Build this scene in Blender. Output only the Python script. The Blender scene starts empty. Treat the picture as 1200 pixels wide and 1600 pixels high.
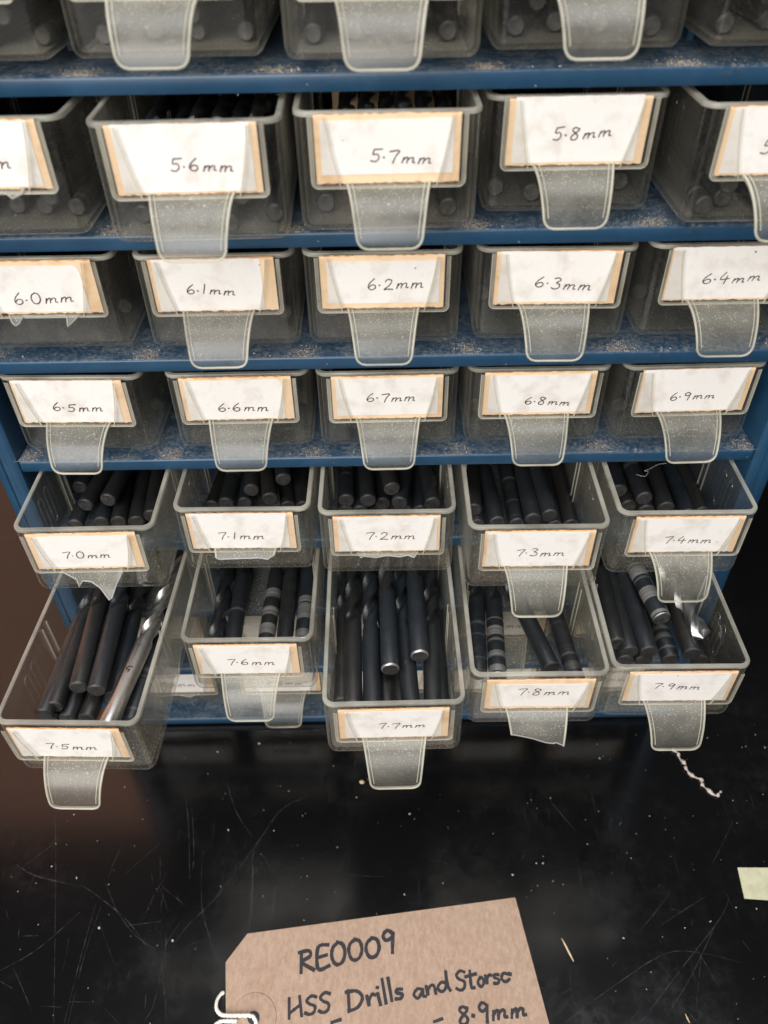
import bpy, math, random
from mathutils import Vector, Matrix
random.seed(7)
scene = bpy.context.scene
C = scene.collection
MM = 0.001

# ------------------------------------------------------------------ camera
cam_data = bpy.data.cameras.new('camera')
cam_data.sensor_fit = 'VERTICAL'
cam_data.sensor_height = 9.8
cam_data.sensor_width = 7.35
cam_data.lens = 9.8 * 1226.256 / 1600.0
cam_data.clip_start = 0.01
cam_data.clip_end = 50.0
cam_data.dof.use_dof = True
cam_data.dof.focus_distance = 0.312
cam_data.dof.aperture_fstop = 3.2
cam = bpy.data.objects.new('camera', cam_data)
C.objects.link(cam)
R_CAM = ((9.99862108e-01, 1.65883764e-02, 7.68564385e-04),
         (-1.05917161e-02, 6.72692425e-01, -7.39846414e-01),
         (-1.27898583e-02, 7.39736255e-01, 6.72775366e-01))
cam.matrix_world = Matrix.Translation((-0.00113425, -0.24856534, 0.05263618)) @ Matrix(R_CAM).to_4x4()
scene.camera = cam

# ------------------------------------------------------------------ world: a dim room, lighter behind the camera
world = bpy.data.worlds.new('World')
scene.world = world
world.use_nodes = True
wn = world.node_tree
wn.nodes.clear()
w_out = wn.nodes.new('ShaderNodeOutputWorld')
w_bg = wn.nodes.new('ShaderNodeBackground')
w_tc = wn.nodes.new('ShaderNodeTexCoord')
w_sep = wn.nodes.new('ShaderNodeSeparateXYZ')
w_map = wn.nodes.new('ShaderNodeMapRange')
w_map.inputs['From Min'].default_value = 0.35
w_map.inputs['From Max'].default_value = -0.7
w_ramp = wn.nodes.new('ShaderNodeMixRGB')
w_ramp.inputs[1].default_value = (0.035, 0.036, 0.04, 1)
w_ramp.inputs[2].default_value = (0.20, 0.205, 0.215, 1)
wn.links.new(w_tc.outputs['Generated'], w_sep.inputs[0])
wn.links.new(w_sep.outputs['Y'], w_map.inputs['Value'])
wn.links.new(w_map.outputs[0], w_ramp.inputs[0])
w_noise = wn.nodes.new('ShaderNodeTexNoise')          # lighter and darker patches added to break up reflections
w_noise.inputs['Scale'].default_value = 2.6
w_noise.inputs['Detail'].default_value = 3.0
wn.links.new(w_tc.outputs['Generated'], w_noise.inputs['Vector'])
w_pat = wn.nodes.new('ShaderNodeMapRange')
w_pat.inputs['From Min'].default_value = 0.40
w_pat.inputs['From Max'].default_value = 0.62
w_pat.inputs['To Min'].default_value = 0.1
w_pat.inputs['To Max'].default_value = 2.3
wn.links.new(w_noise.outputs['Fac'], w_pat.inputs['Value'])
w_mul = wn.nodes.new('ShaderNodeVectorMath'); w_mul.operation = 'SCALE'
wn.links.new(w_ramp.outputs[0], w_mul.inputs[0])
wn.links.new(w_pat.outputs[0], w_mul.inputs['Scale'])
wn.links.new(w_mul.outputs[0], w_bg.inputs['Color'])
w_bg.inputs['Strength'].default_value = 0.6
wn.links.new(w_bg.outputs[0], w_out.inputs['Surface'])

# ------------------------------------------------------------------ lamps: soft window light from the front, above, plus an added overhead fill
def area(name, loc, target, size, power, col):
    d = bpy.data.lights.new(name, 'AREA')
    d.shape = 'RECTANGLE'
    d.size, d.size_y = size
    d.energy = power
    d.color = col
    o = bpy.data.objects.new(name, d)
    C.objects.link(o)
    o.location = loc
    o.rotation_euler = (Vector(target) - Vector(loc)).to_track_quat('-Z', 'Y').to_euler()
    return o
area('window_light', (-0.42, -1.0, 0.42), (0.0, -0.02, -0.2), (1.0, 0.8), 20.5, (1.0, 0.98, 0.955))
area('overhead_fill', (0.05, -0.28, 1.05), (0.05, -0.22, -0.2), (1.0, 0.7), 13.0, (0.95, 0.97, 1.0))  # soft overhead fill, added to light the steel and drill tops

scene.view_settings.view_transform = 'Standard'
scene.view_settings.look = 'None'
scene.view_settings.exposure = 0.22
scene.view_settings.gamma = 1.0
scene.view_settings.use_curve_mapping = False
scene.render.engine = 'CYCLES'
scene.cycles.max_bounces = 14
scene.cycles.transparent_max_bounces = 64
scene.cycles.use_denoising = True
scene.cycles.caustics_reflective = False
scene.cycles.caustics_refractive = False
scene.cycles.sample_clamp_indirect = 4.0

# ------------------------------------------------------------------ node helpers
class NT:
    def __init__(s, name):
        s.m = bpy.data.materials.new(name)
        s.m.use_nodes = True
        s.t = s.m.node_tree
        s.t.nodes.clear()
        s.out = s.t.nodes.new('ShaderNodeOutputMaterial')
    def n(s, kind, **kw):
        nd = s.t.nodes.new('ShaderNode' + kind)
        for k, v in kw.items():
            if hasattr(nd, k): setattr(nd, k, v)
            else: nd.inputs[k].default_value = v
        return nd
    def l(s, a, b):
        s.t.links.new(a, b)
    def val(s, x, sock):
        if isinstance(x, (int, float)): sock.default_value = x
        elif isinstance(x, tuple): sock.default_value = x if len(x) == 4 else x + (1,)
        else: s.l(x, sock)
    def math(s, op, a, b=0.0, c=None, clamp=False):
        nd = s.n('Math', operation=op, use_clamp=clamp)
        s.val(a, nd.inputs[0]); s.val(b, nd.inputs[1])
        if c is not None: s.val(c, nd.inputs[2])
        return nd.outputs[0]
    def ramp(s, x, a, b, lo=0.0, hi=1.0):
        nd = s.n('MapRange')
        s.val(x, nd.inputs['Value']); nd.inputs['From Min'].default_value = a; nd.inputs['From Max'].default_value = b
        nd.inputs['To Min'].default_value = lo; nd.inputs['To Max'].default_value = hi
        return nd.outputs[0]
    def mix(s, f, a, b):
        nd = s.n('MixRGB')
        s.val(f, nd.inputs[0]); s.val(a, nd.inputs[1]); s.val(b, nd.inputs[2])
        return nd.outputs[0]
    def mixsh(s, f, a, b):
        nd = s.n('MixShader')
        s.val(f, nd.inputs[0]); s.l(a, nd.inputs[1]); s.l(b, nd.inputs[2])
        return nd.outputs[0]
    def coords(s, spread=True):
        tc = s.n('TexCoord').outputs['Object']
        if not spread: return tc
        oi = s.n('ObjectInfo').outputs['Random']
        cb = s.n('CombineXYZ')
        s.l(oi, cb.inputs[0]); s.l(s.math('MULTIPLY', oi, 3.7), cb.inputs[1]); s.l(s.math('MULTIPLY', oi, 7.3), cb.inputs[2])
        v = s.n('VectorMath', operation='ADD')
        s.l(tc, v.inputs[0]); s.l(cb.outputs[0], v.inputs[1])
        return v.outputs[0]
    def noise(s, vec, scale, detail=3.0, rough=0.55, stretch=None):
        if stretch:
            mp = s.n('Mapping'); mp.inputs['Scale'].default_value = stretch
            s.l(vec, mp.inputs[0]); vec = mp.outputs[0]
        nd = s.n('TexNoise'); s.l(vec, nd.inputs['Vector'])
        nd.inputs['Scale'].default_value = scale; nd.inputs['Detail'].default_value = detail; nd.inputs['Roughness'].default_value = rough
        return nd.outputs['Fac']
    def specks(s, vec, scale, dens, size):
        nd = s.n('TexVoronoi'); s.l(vec, nd.inputs['Vector']); nd.inputs['Scale'].default_value = scale
        sp = s.n('SeparateColor'); s.l(nd.outputs['Color'], sp.inputs[0])
        on = s.math('GREATER_THAN', sp.outputs[0], 1.0 - dens)
        r = s.math('MULTIPLY', sp.outputs[1], size)
        near = s.math('LESS_THAN', nd.outputs['Distance'], r)
        return s.math('MULTIPLY', on, near)
    def up(s):
        g = s.n('NewGeometry'); sp = s.n('SeparateXYZ'); s.l(g.outputs['Normal'], sp.inputs[0])
        return s.math('MAXIMUM', sp.outputs[2], 0.0)
    def bsdf(s, col, rough=0.5, metal=0.0, spec=0.5, **kw):
        p = s.n('BsdfPrincipled')
        s.val(col, p.inputs['Base Color']); s.val(rough, p.inputs['Roughness']); s.val(metal, p.inputs['Metallic'])
        p.inputs['Specular IOR Level'].default_value = spec
        for k, v in kw.items(): s.val(v, p.inputs[k])
        return p.outputs[0]
    def bump(s, h, strength, dist):
        b = s.n('Bump'); b.inputs['Strength'].default_value = strength; b.inputs['Distance'].default_value = dist
        s.l(h, b.inputs['Height']); return b.outputs[0]
    def done(s, sh):
        s.l(sh, s.out.inputs['Surface']); return s.m

def clear_plastic(name, haze, dust_up, speck, rim=0.3, r0=0.03, r1=0.14, tint=(0.965, 0.958, 0.935), f0=0.045, fg=0.55):
    t = NT(name)
    v = t.coords()
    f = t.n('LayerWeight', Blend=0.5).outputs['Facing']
    fr = t.math('MULTIPLY_ADD', t.math('POWER', f, 4.0), fg, f0)
    sm = t.noise(v, 60.0, 5.0, 0.65)
    gl = t.n('BsdfGlossy', distribution='GGX'); t.l(t.ramp(sm, 0.3, 0.75, r0, r1), gl.inputs['Roughness'])
    gl.inputs['Color'].default_value = (0.95, 0.95, 0.95, 1)
    tr = t.n('BsdfTransparent'); tr.inputs['Color'].default_value = tint + (1,)
    a = t.mixsh(fr, tr.outputs[0], gl.outputs[0])
    df = t.n('BsdfDiffuse'); tl = t.n('BsdfTranslucent')
    sp1 = t.specks(v, 1700.0, 0.40, 0.40)
    sp2 = t.specks(v, 480.0, 0.10, 0.22)
    scr = t.math('GREATER_THAN', t.noise(v, 300.0, 2.0, 0.5, (1.0, 0.25, 0.12)), 0.74)
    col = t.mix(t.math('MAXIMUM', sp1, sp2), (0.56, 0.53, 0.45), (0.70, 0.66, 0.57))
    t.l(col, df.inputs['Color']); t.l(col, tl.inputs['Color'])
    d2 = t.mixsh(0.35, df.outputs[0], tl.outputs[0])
    up = t.up()
    amt = t.math('MULTIPLY_ADD', t.ramp(sm, 0.35, 0.7), haze, haze * 0.55)
    up = t.math('POWER', up, 1.6)
    amt = t.math('ADD', amt, t.math('MULTIPLY', t.math('MULTIPLY', up, dust_up), t.ramp(sm, 0.25, 0.7, 0.5, 1.0)))
    amt = t.math('ADD', amt, t.math('MULTIPLY', t.math('POWER', f, 5.0), rim))  # paler where the wall turns edge-on: bright outline put into the colour
    spk = t.math('MULTIPLY', t.math('MAXIMUM', sp1, sp2), t.math('MULTIPLY_ADD', up, speck * 1.8, speck * 0.22))
    amt = t.math('ADD', amt, spk)
    amt = t.math('ADD', amt, t.math('MULTIPLY', scr, 0.10), clamp=True)
    return t.done(t.mixsh(amt, a, d2))

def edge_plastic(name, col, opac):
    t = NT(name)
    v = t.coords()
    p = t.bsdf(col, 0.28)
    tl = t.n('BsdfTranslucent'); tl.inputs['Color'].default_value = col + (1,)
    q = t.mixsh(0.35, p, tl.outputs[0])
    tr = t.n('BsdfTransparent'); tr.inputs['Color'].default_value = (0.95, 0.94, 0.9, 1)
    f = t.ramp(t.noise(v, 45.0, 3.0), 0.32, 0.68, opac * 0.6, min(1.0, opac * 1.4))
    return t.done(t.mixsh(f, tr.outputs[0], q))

M = {}
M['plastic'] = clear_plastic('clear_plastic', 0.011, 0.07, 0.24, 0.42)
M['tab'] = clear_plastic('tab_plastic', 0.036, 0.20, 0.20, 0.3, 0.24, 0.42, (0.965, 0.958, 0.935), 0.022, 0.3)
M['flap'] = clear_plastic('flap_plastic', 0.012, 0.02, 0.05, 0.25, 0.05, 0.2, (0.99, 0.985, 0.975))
M['edge'] = edge_plastic('lit_plastic_edge', (0.78, 0.74, 0.63), 0.40)  # cream stands in for light caught in clear plastic edges
M['bead'] = edge_plastic('lit_plastic_bead', (0.74, 0.71, 0.60), 0.48)  # same painted edge light, drawn as bright lines along beads and edges
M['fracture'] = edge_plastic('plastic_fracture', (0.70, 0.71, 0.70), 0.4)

def paper(name, col, col2, spots, rough_edge=False):
    t = NT(name); v = t.coords()
    n1 = t.noise(v, 130.0, 5.0, 0.6); n2 = t.noise(v, 900.0, 2.0)
    c = t.mix(t.ramp(n1, 0.5, 0.72), col, col2)
    c = t.mix(t.math('MULTIPLY', t.ramp(n2, 0.5, 0.8), 0.25), c, tuple(x * 0.8 for x in col))
    if spots:
        c = t.mix(t.math('MULTIPLY', t.specks(v, 260.0, 0.07, 0.10), 0.85), c, (0.09, 0.07, 0.06))
    return t.done(t.bsdf(c, 0.8, spec=0.2, Normal=t.bump(n1, 0.25, 0.0004)))
M['paper'] = paper('white_paper', (0.68, 0.648, 0.61), (0.57, 0.52, 0.465), True)
M['card'] = paper('beige_card', (0.72, 0.52, 0.335), (0.60, 0.39, 0.22), True)
M['rust'] = paper('card_stain', (0.42, 0.22, 0.10), (0.55, 0.33, 0.17), False)
M['ink'] = NT('pen_ink'); M['ink'] = M['ink'].done(M['ink'].bsdf((0.06, 0.026, 0.03), 0.6))
M['ink_fine'] = M['ink']
M['marker'] = NT('marker_ink'); M['marker'] = M['marker'].done(M['marker'].bsdf((0.012, 0.010, 0.014), 0.55))

def blue_paint():
    t = NT('blue_cabinet'); v = t.coords(False)
    n1 = t.noise(v, 90.0, 5.0, 0.6); n2 = t.noise(v, 700.0, 3.0, 0.6)
    base = t.mix(t.ramp(n1, 0.35, 0.7), (0.0105, 0.043, 0.088), (0.0145, 0.054, 0.106))
    up = t.math('POWER', t.up(), 2.0)
    dust = t.math('MULTIPLY', up, t.ramp(t.math('MULTIPLY', n1, n2), 0.16, 0.40, 0.03, 0.42))
    sp = t.math('MULTIPLY', t.specks(v, 520.0, 0.12, 0.16), 0.7)
    scuff = t.math('MULTIPLY', t.math('MULTIPLY', t.ramp(t.noise(v, 55.0, 4.0, 0.7), 0.60, 0.70), t.ramp(n2, 0.4, 0.6)), t.math('MULTIPLY_ADD', up, 0.55, 0.05))
    f = t.math('MAXIMUM', t.math('MAXIMUM', dust, sp), scuff)
    c = t.mix(f, base, t.mix(t.ramp(n2, 0.4, 0.6), (0.15, 0.135, 0.11), (0.27, 0.255, 0.23)))
    return t.done(t.bsdf(c, t.ramp(f, 0.0, 0.5, 0.36, 0.9), Normal=t.bump(n1, 0.08, 0.0005)))
M['blue'] = blue_paint()
M['inside'] = NT('shaded_cabinet_back'); M['inside'] = M['inside'].done(M['inside'].bsdf((0.006, 0.02, 0.05), 0.6))  # cabinet blue darkened to carry the shade at the back

def drill_mat(name, kind):
    t = NT(name); v = t.coords()
    oi = t.n('ObjectInfo').outputs['Random']
    n1 = t.noise(v, 220.0, 5.0, 0.65); n2 = t.noise(v, 900.0, 3.0)
    ring = t.noise(v, 1.0, 4.0, 0.7, (15.0, 1600.0, 15.0))
    if kind == 'steel':
        c = t.mix(t.ramp(ring, 0.35, 0.7), (0.74, 0.72, 0.69), (0.55, 0.535, 0.52))
        return t.done(t.bsdf(c, t.ramp(ring, 0.3, 0.7, 0.26, 0.40), 1.0, Normal=t.bump(ring, 0.10, 0.00008)))
    blk = t.mix(oi, (0.013, 0.0175, 0.0225), (0.016, 0.0145, 0.0135))
    c = t.mix(t.ramp(n1, 0.55, 0.85), blk, (0.030, 0.031, 0.033))
    fleck = t.math('MULTIPLY', t.specks(v, 420.0, 0.10, 0.14), 0.5)
    c = t.mix(fleck, c, (0.30, 0.29, 0.27))
    b = t.bsdf(c, t.ramp(n1, 0.2, 0.8, 0.30, 0.40), 0.0, 0.85)
    if kind == 'black': return t.done(b)
    ob = t.n('SeparateXYZ'); t.l(t.n('TexCoord').outputs['Object'], ob.inputs[0])
    y = ob.outputs[1]
    zone = t.math('MULTIPLY', t.math('GREATER_THAN', y, 0.0015), t.math('LESS_THAN', y, 0.031))
    band = t.noise(v, 1.0, 1.5, 0.5, (1.0, 150.0 if kind == 'bands' else 260.0, 1.0))
    lo = 0.49 if kind == 'bands' else 0.60
    w = t.math('MULTIPLY', t.ramp(band, lo, lo + 0.02), t.ramp(ring, 0.34, 0.58, 0.25, 1.0))
    w = t.math('MULTIPLY', t.math('MULTIPLY', w, zone), 0.7)
    if kind != 'bands': w = t.math('MULTIPLY', w, 0.4)
    st = t.bsdf((0.40, 0.385, 0.365), 0.42, 0.45)
    return t.done(t.mixsh(w, b, st))
M['black'] = drill_mat('black_oxide_steel', 'black')
M['worn'] = drill_mat('scratched_black_steel', 'worn')
M['bands'] = drill_mat('banded_black_steel', 'bands')
M['steel'] = drill_mat('bright_steel', 'steel')
M['dull'] = NT('dull_steel'); M['dull'] = M['dull'].done(M['dull'].bsdf((0.42, 0.42, 0.42), 0.42, 1.0))
t = NT('shank_end_face'); v = t.coords(); n1 = t.noise(v, 500.0, 4.0, 0.7)
M['end'] = t.done(t.bsdf(t.mix(t.ramp(n1, 0.35, 0.7), (0.014, 0.014, 0.014), (0.06, 0.058, 0.055)), 0.5, 0.0))
t = NT('bare_end_face'); v = t.coords(); n1 = t.noise(v, 400.0, 4.0, 0.7)
M['bare'] = t.done(t.bsdf(t.mix(t.ramp(n1, 0.35, 0.7), (0.30, 0.29, 0.28), (0.5, 0.49, 0.47)), 0.4, 0.8))

def table_mat():
    t = NT('black_table'); v = t.coords(False)
    n1 = t.noise(v, 22.0, 5.0, 0.6); n2 = t.noise(v, 160.0, 4.0, 0.65)
    s1 = t.noise(v, 1.0, 3.0, 0.6, (900.0, 26.0, 1.0)); s2 = t.noise(v, 1.0, 3.0, 0.6, (340.0, 420.0, 1.0))
    haze = t.math('MULTIPLY', t.ramp(n1, 0.45, 0.75), t.ramp(n2, 0.4, 0.7))
    sc = t.math('MULTIPLY', t.ramp(s1, 0.66, 0.74), t.ramp(n1, 0.46, 0.62))
    sp = t.specks(v, 430.0, 0.04, 0.09)
    f = t.math('ADD', t.math('MULTIPLY', haze, 0.016), t.math('ADD', t.math('MULTIPLY', sc, 0.05), t.math('MULTIPLY', sp, 0.35)), clamp=True)
    c = t.mix(f, (0.0034, 0.0034, 0.0037), (0.40, 0.39, 0.37))
    return t.done(t.bsdf(c, t.math('MULTIPLY_ADD', haze, 0.14, 0.16), spec=0.6, Normal=t.bump(n2, 0.03, 0.0003)))
M['table'] = table_mat()
t = NT('scratch'); v = t.coords(False); n1 = t.noise(v, 260.0, 4.0, 0.7)
tr = t.n('BsdfTransparent')
M['scratch'] = t.done(t.mixsh(t.ramp(n1, 0.35, 0.8, 0.0, 0.16), tr.outputs[0], t.bsdf((0.36, 0.37, 0.39), 0.6)))
t = NT('brown_wall'); v = t.coords(False); n1 = t.noise(v, 4.0, 4.0)
M['wall'] = t.done(t.bsdf(t.mix(n1, (0.80, 0.40, 0.25), (0.74, 0.36, 0.225)), 0.7))
t = NT('kraft_card'); v = t.coords(False)
n1 = t.noise(v, 700.0, 4.0, 0.7, (1.0, 0.45, 1.0)); n2 = t.noise(v, 40.0, 4.0, 0.6)
c = t.mix(t.ramp(n1, 0.35, 0.7), (0.31, 0.208, 0.147), (0.42, 0.30, 0.225))
c = t.mix(t.math('MULTIPLY', t.ramp(n2, 0.5, 0.75), 0.35), c, (0.27, 0.165, 0.105))
M['kraft'] = t.done(t.bsdf(c, 0.75, spec=0.25, Normal=t.bump(n1, 0.3, 0.0003)))
t = NT('cotton_string'); v = t.coords(False)
M['string'] = t.done(t.bsdf(t.mix(t.noise(v, 900.0, 3.0), (0.78, 0.75, 0.68), (0.62, 0.58, 0.50)), 0.9, spec=0.1))
t = NT('old_tape'); v = t.coords(False); n1 = t.noise(v, 160.0, 5.0, 0.65)
M['tape'] = t.done(t.bsdf(t.mix(t.ramp(n1, 0.4, 0.7), (0.52, 0.50, 0.34), (0.40, 0.385, 0.25)), 0.5))
def plain(name, col, rough=0.8):
    t = NT(name); v = t.coords(False)
    return t.done(t.bsdf(t.mix(t.noise(v, 1500.0, 2.0), col, tuple(x * 0.6 for x in col)), rough, spec=0.3))
M['dust'] = plain('brown_dust', (0.27, 0.20, 0.125))
M['dust_pale'] = plain('pale_dust', (0.50, 0.475, 0.43))
M['fleck'] = plain('white_flecks', (0.46, 0.45, 0.42))
M['twist'] = plain('torn_paper', (0.62, 0.52, 0.46))
M['splinter'] = plain('pale_wood', (0.66, 0.50, 0.30))
M['hair'] = plain('grey_fluff', (0.45, 0.44, 0.42))

# ------------------------------------------------------------------ mesh helpers (all lengths in millimetres)
class MB:
    def __init__(s): s.v = []; s.f = []; s.m = []
    def add(s, verts, faces, mi=0):
        b = len(s.v); s.v += [tuple(p) for p in verts]
        for f in faces: s.f.append([b + i for i in f]); s.m.append(mi)
    def box(s, x0, x1, y0, y1, z0, z1, mi=0):
        s.add([(x0,y0,z0),(x1,y0,z0),(x1,y1,z0),(x0,y1,z0),(x0,y0,z1),(x1,y0,z1),(x1,y1,z1),(x0,y1,z1)],
              [(0,3,2,1),(4,5,6,7),(0,1,5,4),(1,2,6,5),(2,3,7,6),(3,0,4,7)], mi)
    def loops(s, loops, mis, cap0=True, cap1=True, closed=True):
        b = len(s.v); n = len(loops[0])
        for L in loops: s.v += [tuple(p) for p in L]
        for i in range(len(loops) - 1):
            for j in range(n if closed else n - 1):
                k = (j + 1) % n
                s.f.append([b+i*n+j, b+i*n+k, b+(i+1)*n+k, b+(i+1)*n+j]); s.m.append(mis[i] if isinstance(mis, (list, tuple)) else mis)
        m0 = mis[0] if isinstance(mis, (list, tuple)) else mis
        m1 = mis[-1] if isinstance(mis, (list, tuple)) else mis
        if cap0: s.f.append([b + j for j in range(n)][::-1]); s.m.append(m0)
        if cap1: s.f.append([b+(len(loops)-1)*n + j for j in range(n)]); s.m.append(m1)
    def tube(s, pts, r, mi=0, sides=8):
        pts = [Vector(p) for p in pts]; loops = []
        up = Vector((0.13, 0.27, 0.95)).normalized()
        for i, p in enumerate(pts):
            d = (pts[min(i+1, len(pts)-1)] - pts[max(i-1, 0)]).normalized()
            a = d.cross(up)
            if a.length < 1e-3: a = d.cross(Vector((1, 0, 0)))
            a.normalize(); bb = a.cross(d)
            rr = r[i] if isinstance(r, (list, tuple)) else r
            loops.append([p + a*math.cos(2*math.pi*k/sides)*rr + bb*math.sin(2*math.pi*k/sides)*rr for k in range(sides)])
        s.loops(loops, mi)
    def mesh(s, name, mats, smooth=30):
        me = bpy.data.meshes.new(name)
        me.from_pydata([(x*MM, y*MM, z*MM) for x, y, z in s.v], [], s.f)
        for m in mats: me.materials.append(m)
        me.polygons.foreach_set('material_index', s.m)
        me.validate(); me.update()
        if smooth:
            me.polygons.foreach_set('use_smooth', [True] * len(me.polygons))
            me.set_sharp_from_angle(angle=math.radians(smooth))
        return me
def obj(name, me, parent=None, loc=None):
    o = bpy.data.objects.new(name, me)
    C.objects.link(o)
    if parent: o.parent = parent
    if loc: o.location = [q * MM for q in loc]
    return o
def empty(name, loc, rz=0.0):
    o = bpy.data.objects.new(name, None)
    o.empty_display_size = 0.01
    C.objects.link(o)
    o.location = [q * MM for q in loc]; o.rotation_euler = (0, 0, rz)
    return o
def tag(o, label, cat, group=None, kind=None):
    if label: o['label'] = label
    if cat: o['category'] = cat
    if group: o['group'] = group
    if kind: o['kind'] = kind
    return o
def smooth_path(p, n=6):
    if len(p) < 3: return [tuple(q) for q in p]
    out = []
    for i in range(len(p) - 1):
        a, b, c, d = p[max(i-1, 0)], p[i], p[i+1], p[min(i+2, len(p)-1)]
        for k in range(n):
            t = k / n
            out.append(tuple(0.5*((2*b[j]) + (-a[j]+c[j])*t + (2*a[j]-5*b[j]+4*c[j]-d[j])*t*t + (-a[j]+3*b[j]-3*c[j]+d[j])*t**3) for j in range(len(b))))
    out.append(tuple(p[-1]))
    return out

# ------------------------------------------------------------------ handwriting
G = {
 '0': (.72, [[(.32,.95),(.1,.78),(.03,.42),(.16,.06),(.42,.06),(.58,.4),(.52,.82),(.30,.97)]]),
 '1': (.42, [[(.2,.95),(.14,.05)]]),
 '2': (.70, [[(.08,.75),(.2,.95),(.44,.92),(.48,.68),(.28,.33),(.03,.05),(.3,.08),(.6,.05)]]),
 '3': (.66, [[(.1,.9),(.35,.97),(.5,.78),(.26,.56),(.5,.42),(.48,.14),(.25,.02),(.03,.12)]]),
 '4': (.72, [[(.3,.95),(.05,.36),(.6,.40)],[(.44,.62),(.36,-.05)]]),
 '5': (.70, [[(.18,.92),(.13,.56),(.38,.58),(.5,.32),(.33,.05),(.03,.10)],[(.18,.92),(.64,.97)]]),
 '6': (.70, [[(.42,.97),(.14,.62),(.04,.26),(.25,.02),(.5,.15),(.48,.4),(.26,.45),(.08,.25)]]),
 '7': (.66, [[(.03,.84),(.58,.93),(.4,.5),(.28,.0)]]),
 '8': (.68, [[(.48,.85),(.25,.97),(.1,.78),(.45,.35),(.38,.05),(.12,.06),(.08,.3),(.45,.7),(.5,.88)]]),
 '9': (.70, [[(.5,.8),(.28,.97),(.08,.78),(.2,.55),(.46,.66),(.52,.85),(.45,.4),(.4,.0)]]),
 '.': (.36, [[(.05,.42),(.10,.40)]]),
 ' ': (.30, []), '_': (.14, []),
 'm': (.96, [[(.10,.46),(.02,.04)],[(.06,.25),(.22,.44),(.34,.44),(.30,.05)],[(.32,.25),(.50,.44),(.66,.42),(.63,.12),(.76,.10)]]),
 'R': (.70, [[(.1,1),(.06,0)],[(.0,.97),(.40,.97),(.46,.70),(.12,.48),(.58,.02)]]),
 'E': (.62, [[(.52,1),(.1,.97),(.06,.03),(.52,.07)],[(.08,.52),(.44,.56)]]),
 'H': (.74, [[(.03,1),(.02,.02)],[(.03,.26),(.26,.42),(.54,.60)],[(.50,1.02),(.58,.04)]]),
 'S': (.62, [[(.52,.9),(.3,1),(.08,.8),(.2,.58),(.44,.40),(.40,.10),(.2,0),(.0,.12)]]),
 'D': (.78, [[(.10,1),(.05,0)],[(.0,.95),(.42,.88),(.62,.5),(.40,.08),(.03,.0)]]),
 'r': (.40, [[(.02,.5),(.05,.0),(.09,.3),(.24,.5),(.34,.44)]]),
 'i': (.24, [[(.05,.5),(.10,0)],[(.05,.78),(.09,.76)]]),
 'l': (.24, [[(.06,1.08),(.08,.0)]]),
 's': (.40, [[(.30,.46),(.12,.5),(.06,.36),(.28,.20),(.20,.02),(.0,.05)]]),
 'a': (.54, [[(.4,.42),(.2,.5),(.03,.25),(.18,.02),(.38,.3),(.42,.45),(.40,.1),(.5,.02)]]),
 'n': (.46, [[(.03,.5),(.05,0),(.09,.3),(.24,.48),(.35,.4),(.38,0)]]),
 'd': (.56, [[(.38,.4),(.2,.5),(.03,.25),(.18,.02),(.38,.25),(.46,1.05),(.45,.3),(.52,.0)]]),
 't': (.46, [[(.18,1),(.14,.1),(.28,.02)],[(-.08,.70),(.46,.76)]]),
 'o': (.46, [[(.22,.48),(.05,.28),(.14,.03),(.32,.12),(.34,.38),(.20,.49)]]),
 'c': (.42, [[(.34,.42),(.15,.48),(.03,.22),(.2,.02),(.42,.12)]]),
 '-': (.55, [[(.02,.45),(.45,.50)]]),
}
def lettering(text, p0, p1, height, width, to3d, rnd, slant=0.08, lift=(0, 0, 0.0016)):
    """ribbons of ink between the baseline points p0 and p1; to3d maps the sheet's (u, v) to millimetres"""
    total = sum(G[c][0] for c in text)
    dx, dy = p1[0]-p0[0], p1[1]-p0[1]; L = math.hypot(dx, dy)
    ex = (dx/L, dy/L); ey = (-ex[1], ex[0]); sx = L / total
    mb = MB(); x = 0.0; cnt = 0
    for c in text:
        adv, strokes = G[c]
        j = rnd.uniform(-.05, .05); js = rnd.uniform(.92, 1.08)
        for st in strokes:
            pts = [((x + a + slant*b) * sx, (b*js + j) * height) for a, b in st]
            pts = smooth_path(pts, 5) if len(pts) > 2 else pts
            q = [(p0[0] + a*ex[0] + b*ey[0], p0[1] + a*ex[1] + b*ey[1]) for a, b in pts]
            vs = []; fs = []
            for i, p in enumerate(q):
                a, b = q[max(i-1, 0)], q[min(i+1, len(q)-1)]
                tx, ty = b[0]-a[0], b[1]-a[1]; l = math.hypot(tx, ty) or 1
                w = width/2 * (1.25 if c == '.' else 1.0) * rnd.uniform(.85, 1.15)
                if i == 0: p = (p[0]-tx/l*w*.8, p[1]-ty/l*w*.8)
                if i == len(q)-1: p = (p[0]+tx/l*w*.8, p[1]+ty/l*w*.8)
                cnt += 1
                for pp in (to3d(p[0]-ty/l*w, p[1]+tx/l*w), to3d(p[0]+ty/l*w, p[1]-tx/l*w)):
                    vs.append(tuple(pp[m] + lift[m]*(cnt % 90) for m in range(3)))
            for i in range(len(q)-1): fs.append((2*i, 2*i+1, 2*i+3, 2*i+2))
            mb.add(vs, fs)
        x += adv
    return mb

# ------------------------------------------------------------------ measured layout (millimetres)
ROW = 46.1636; PITCH = 58.0; TABLE_Z = -334.3
ROWS = 'ABCDEFGH'
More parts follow.
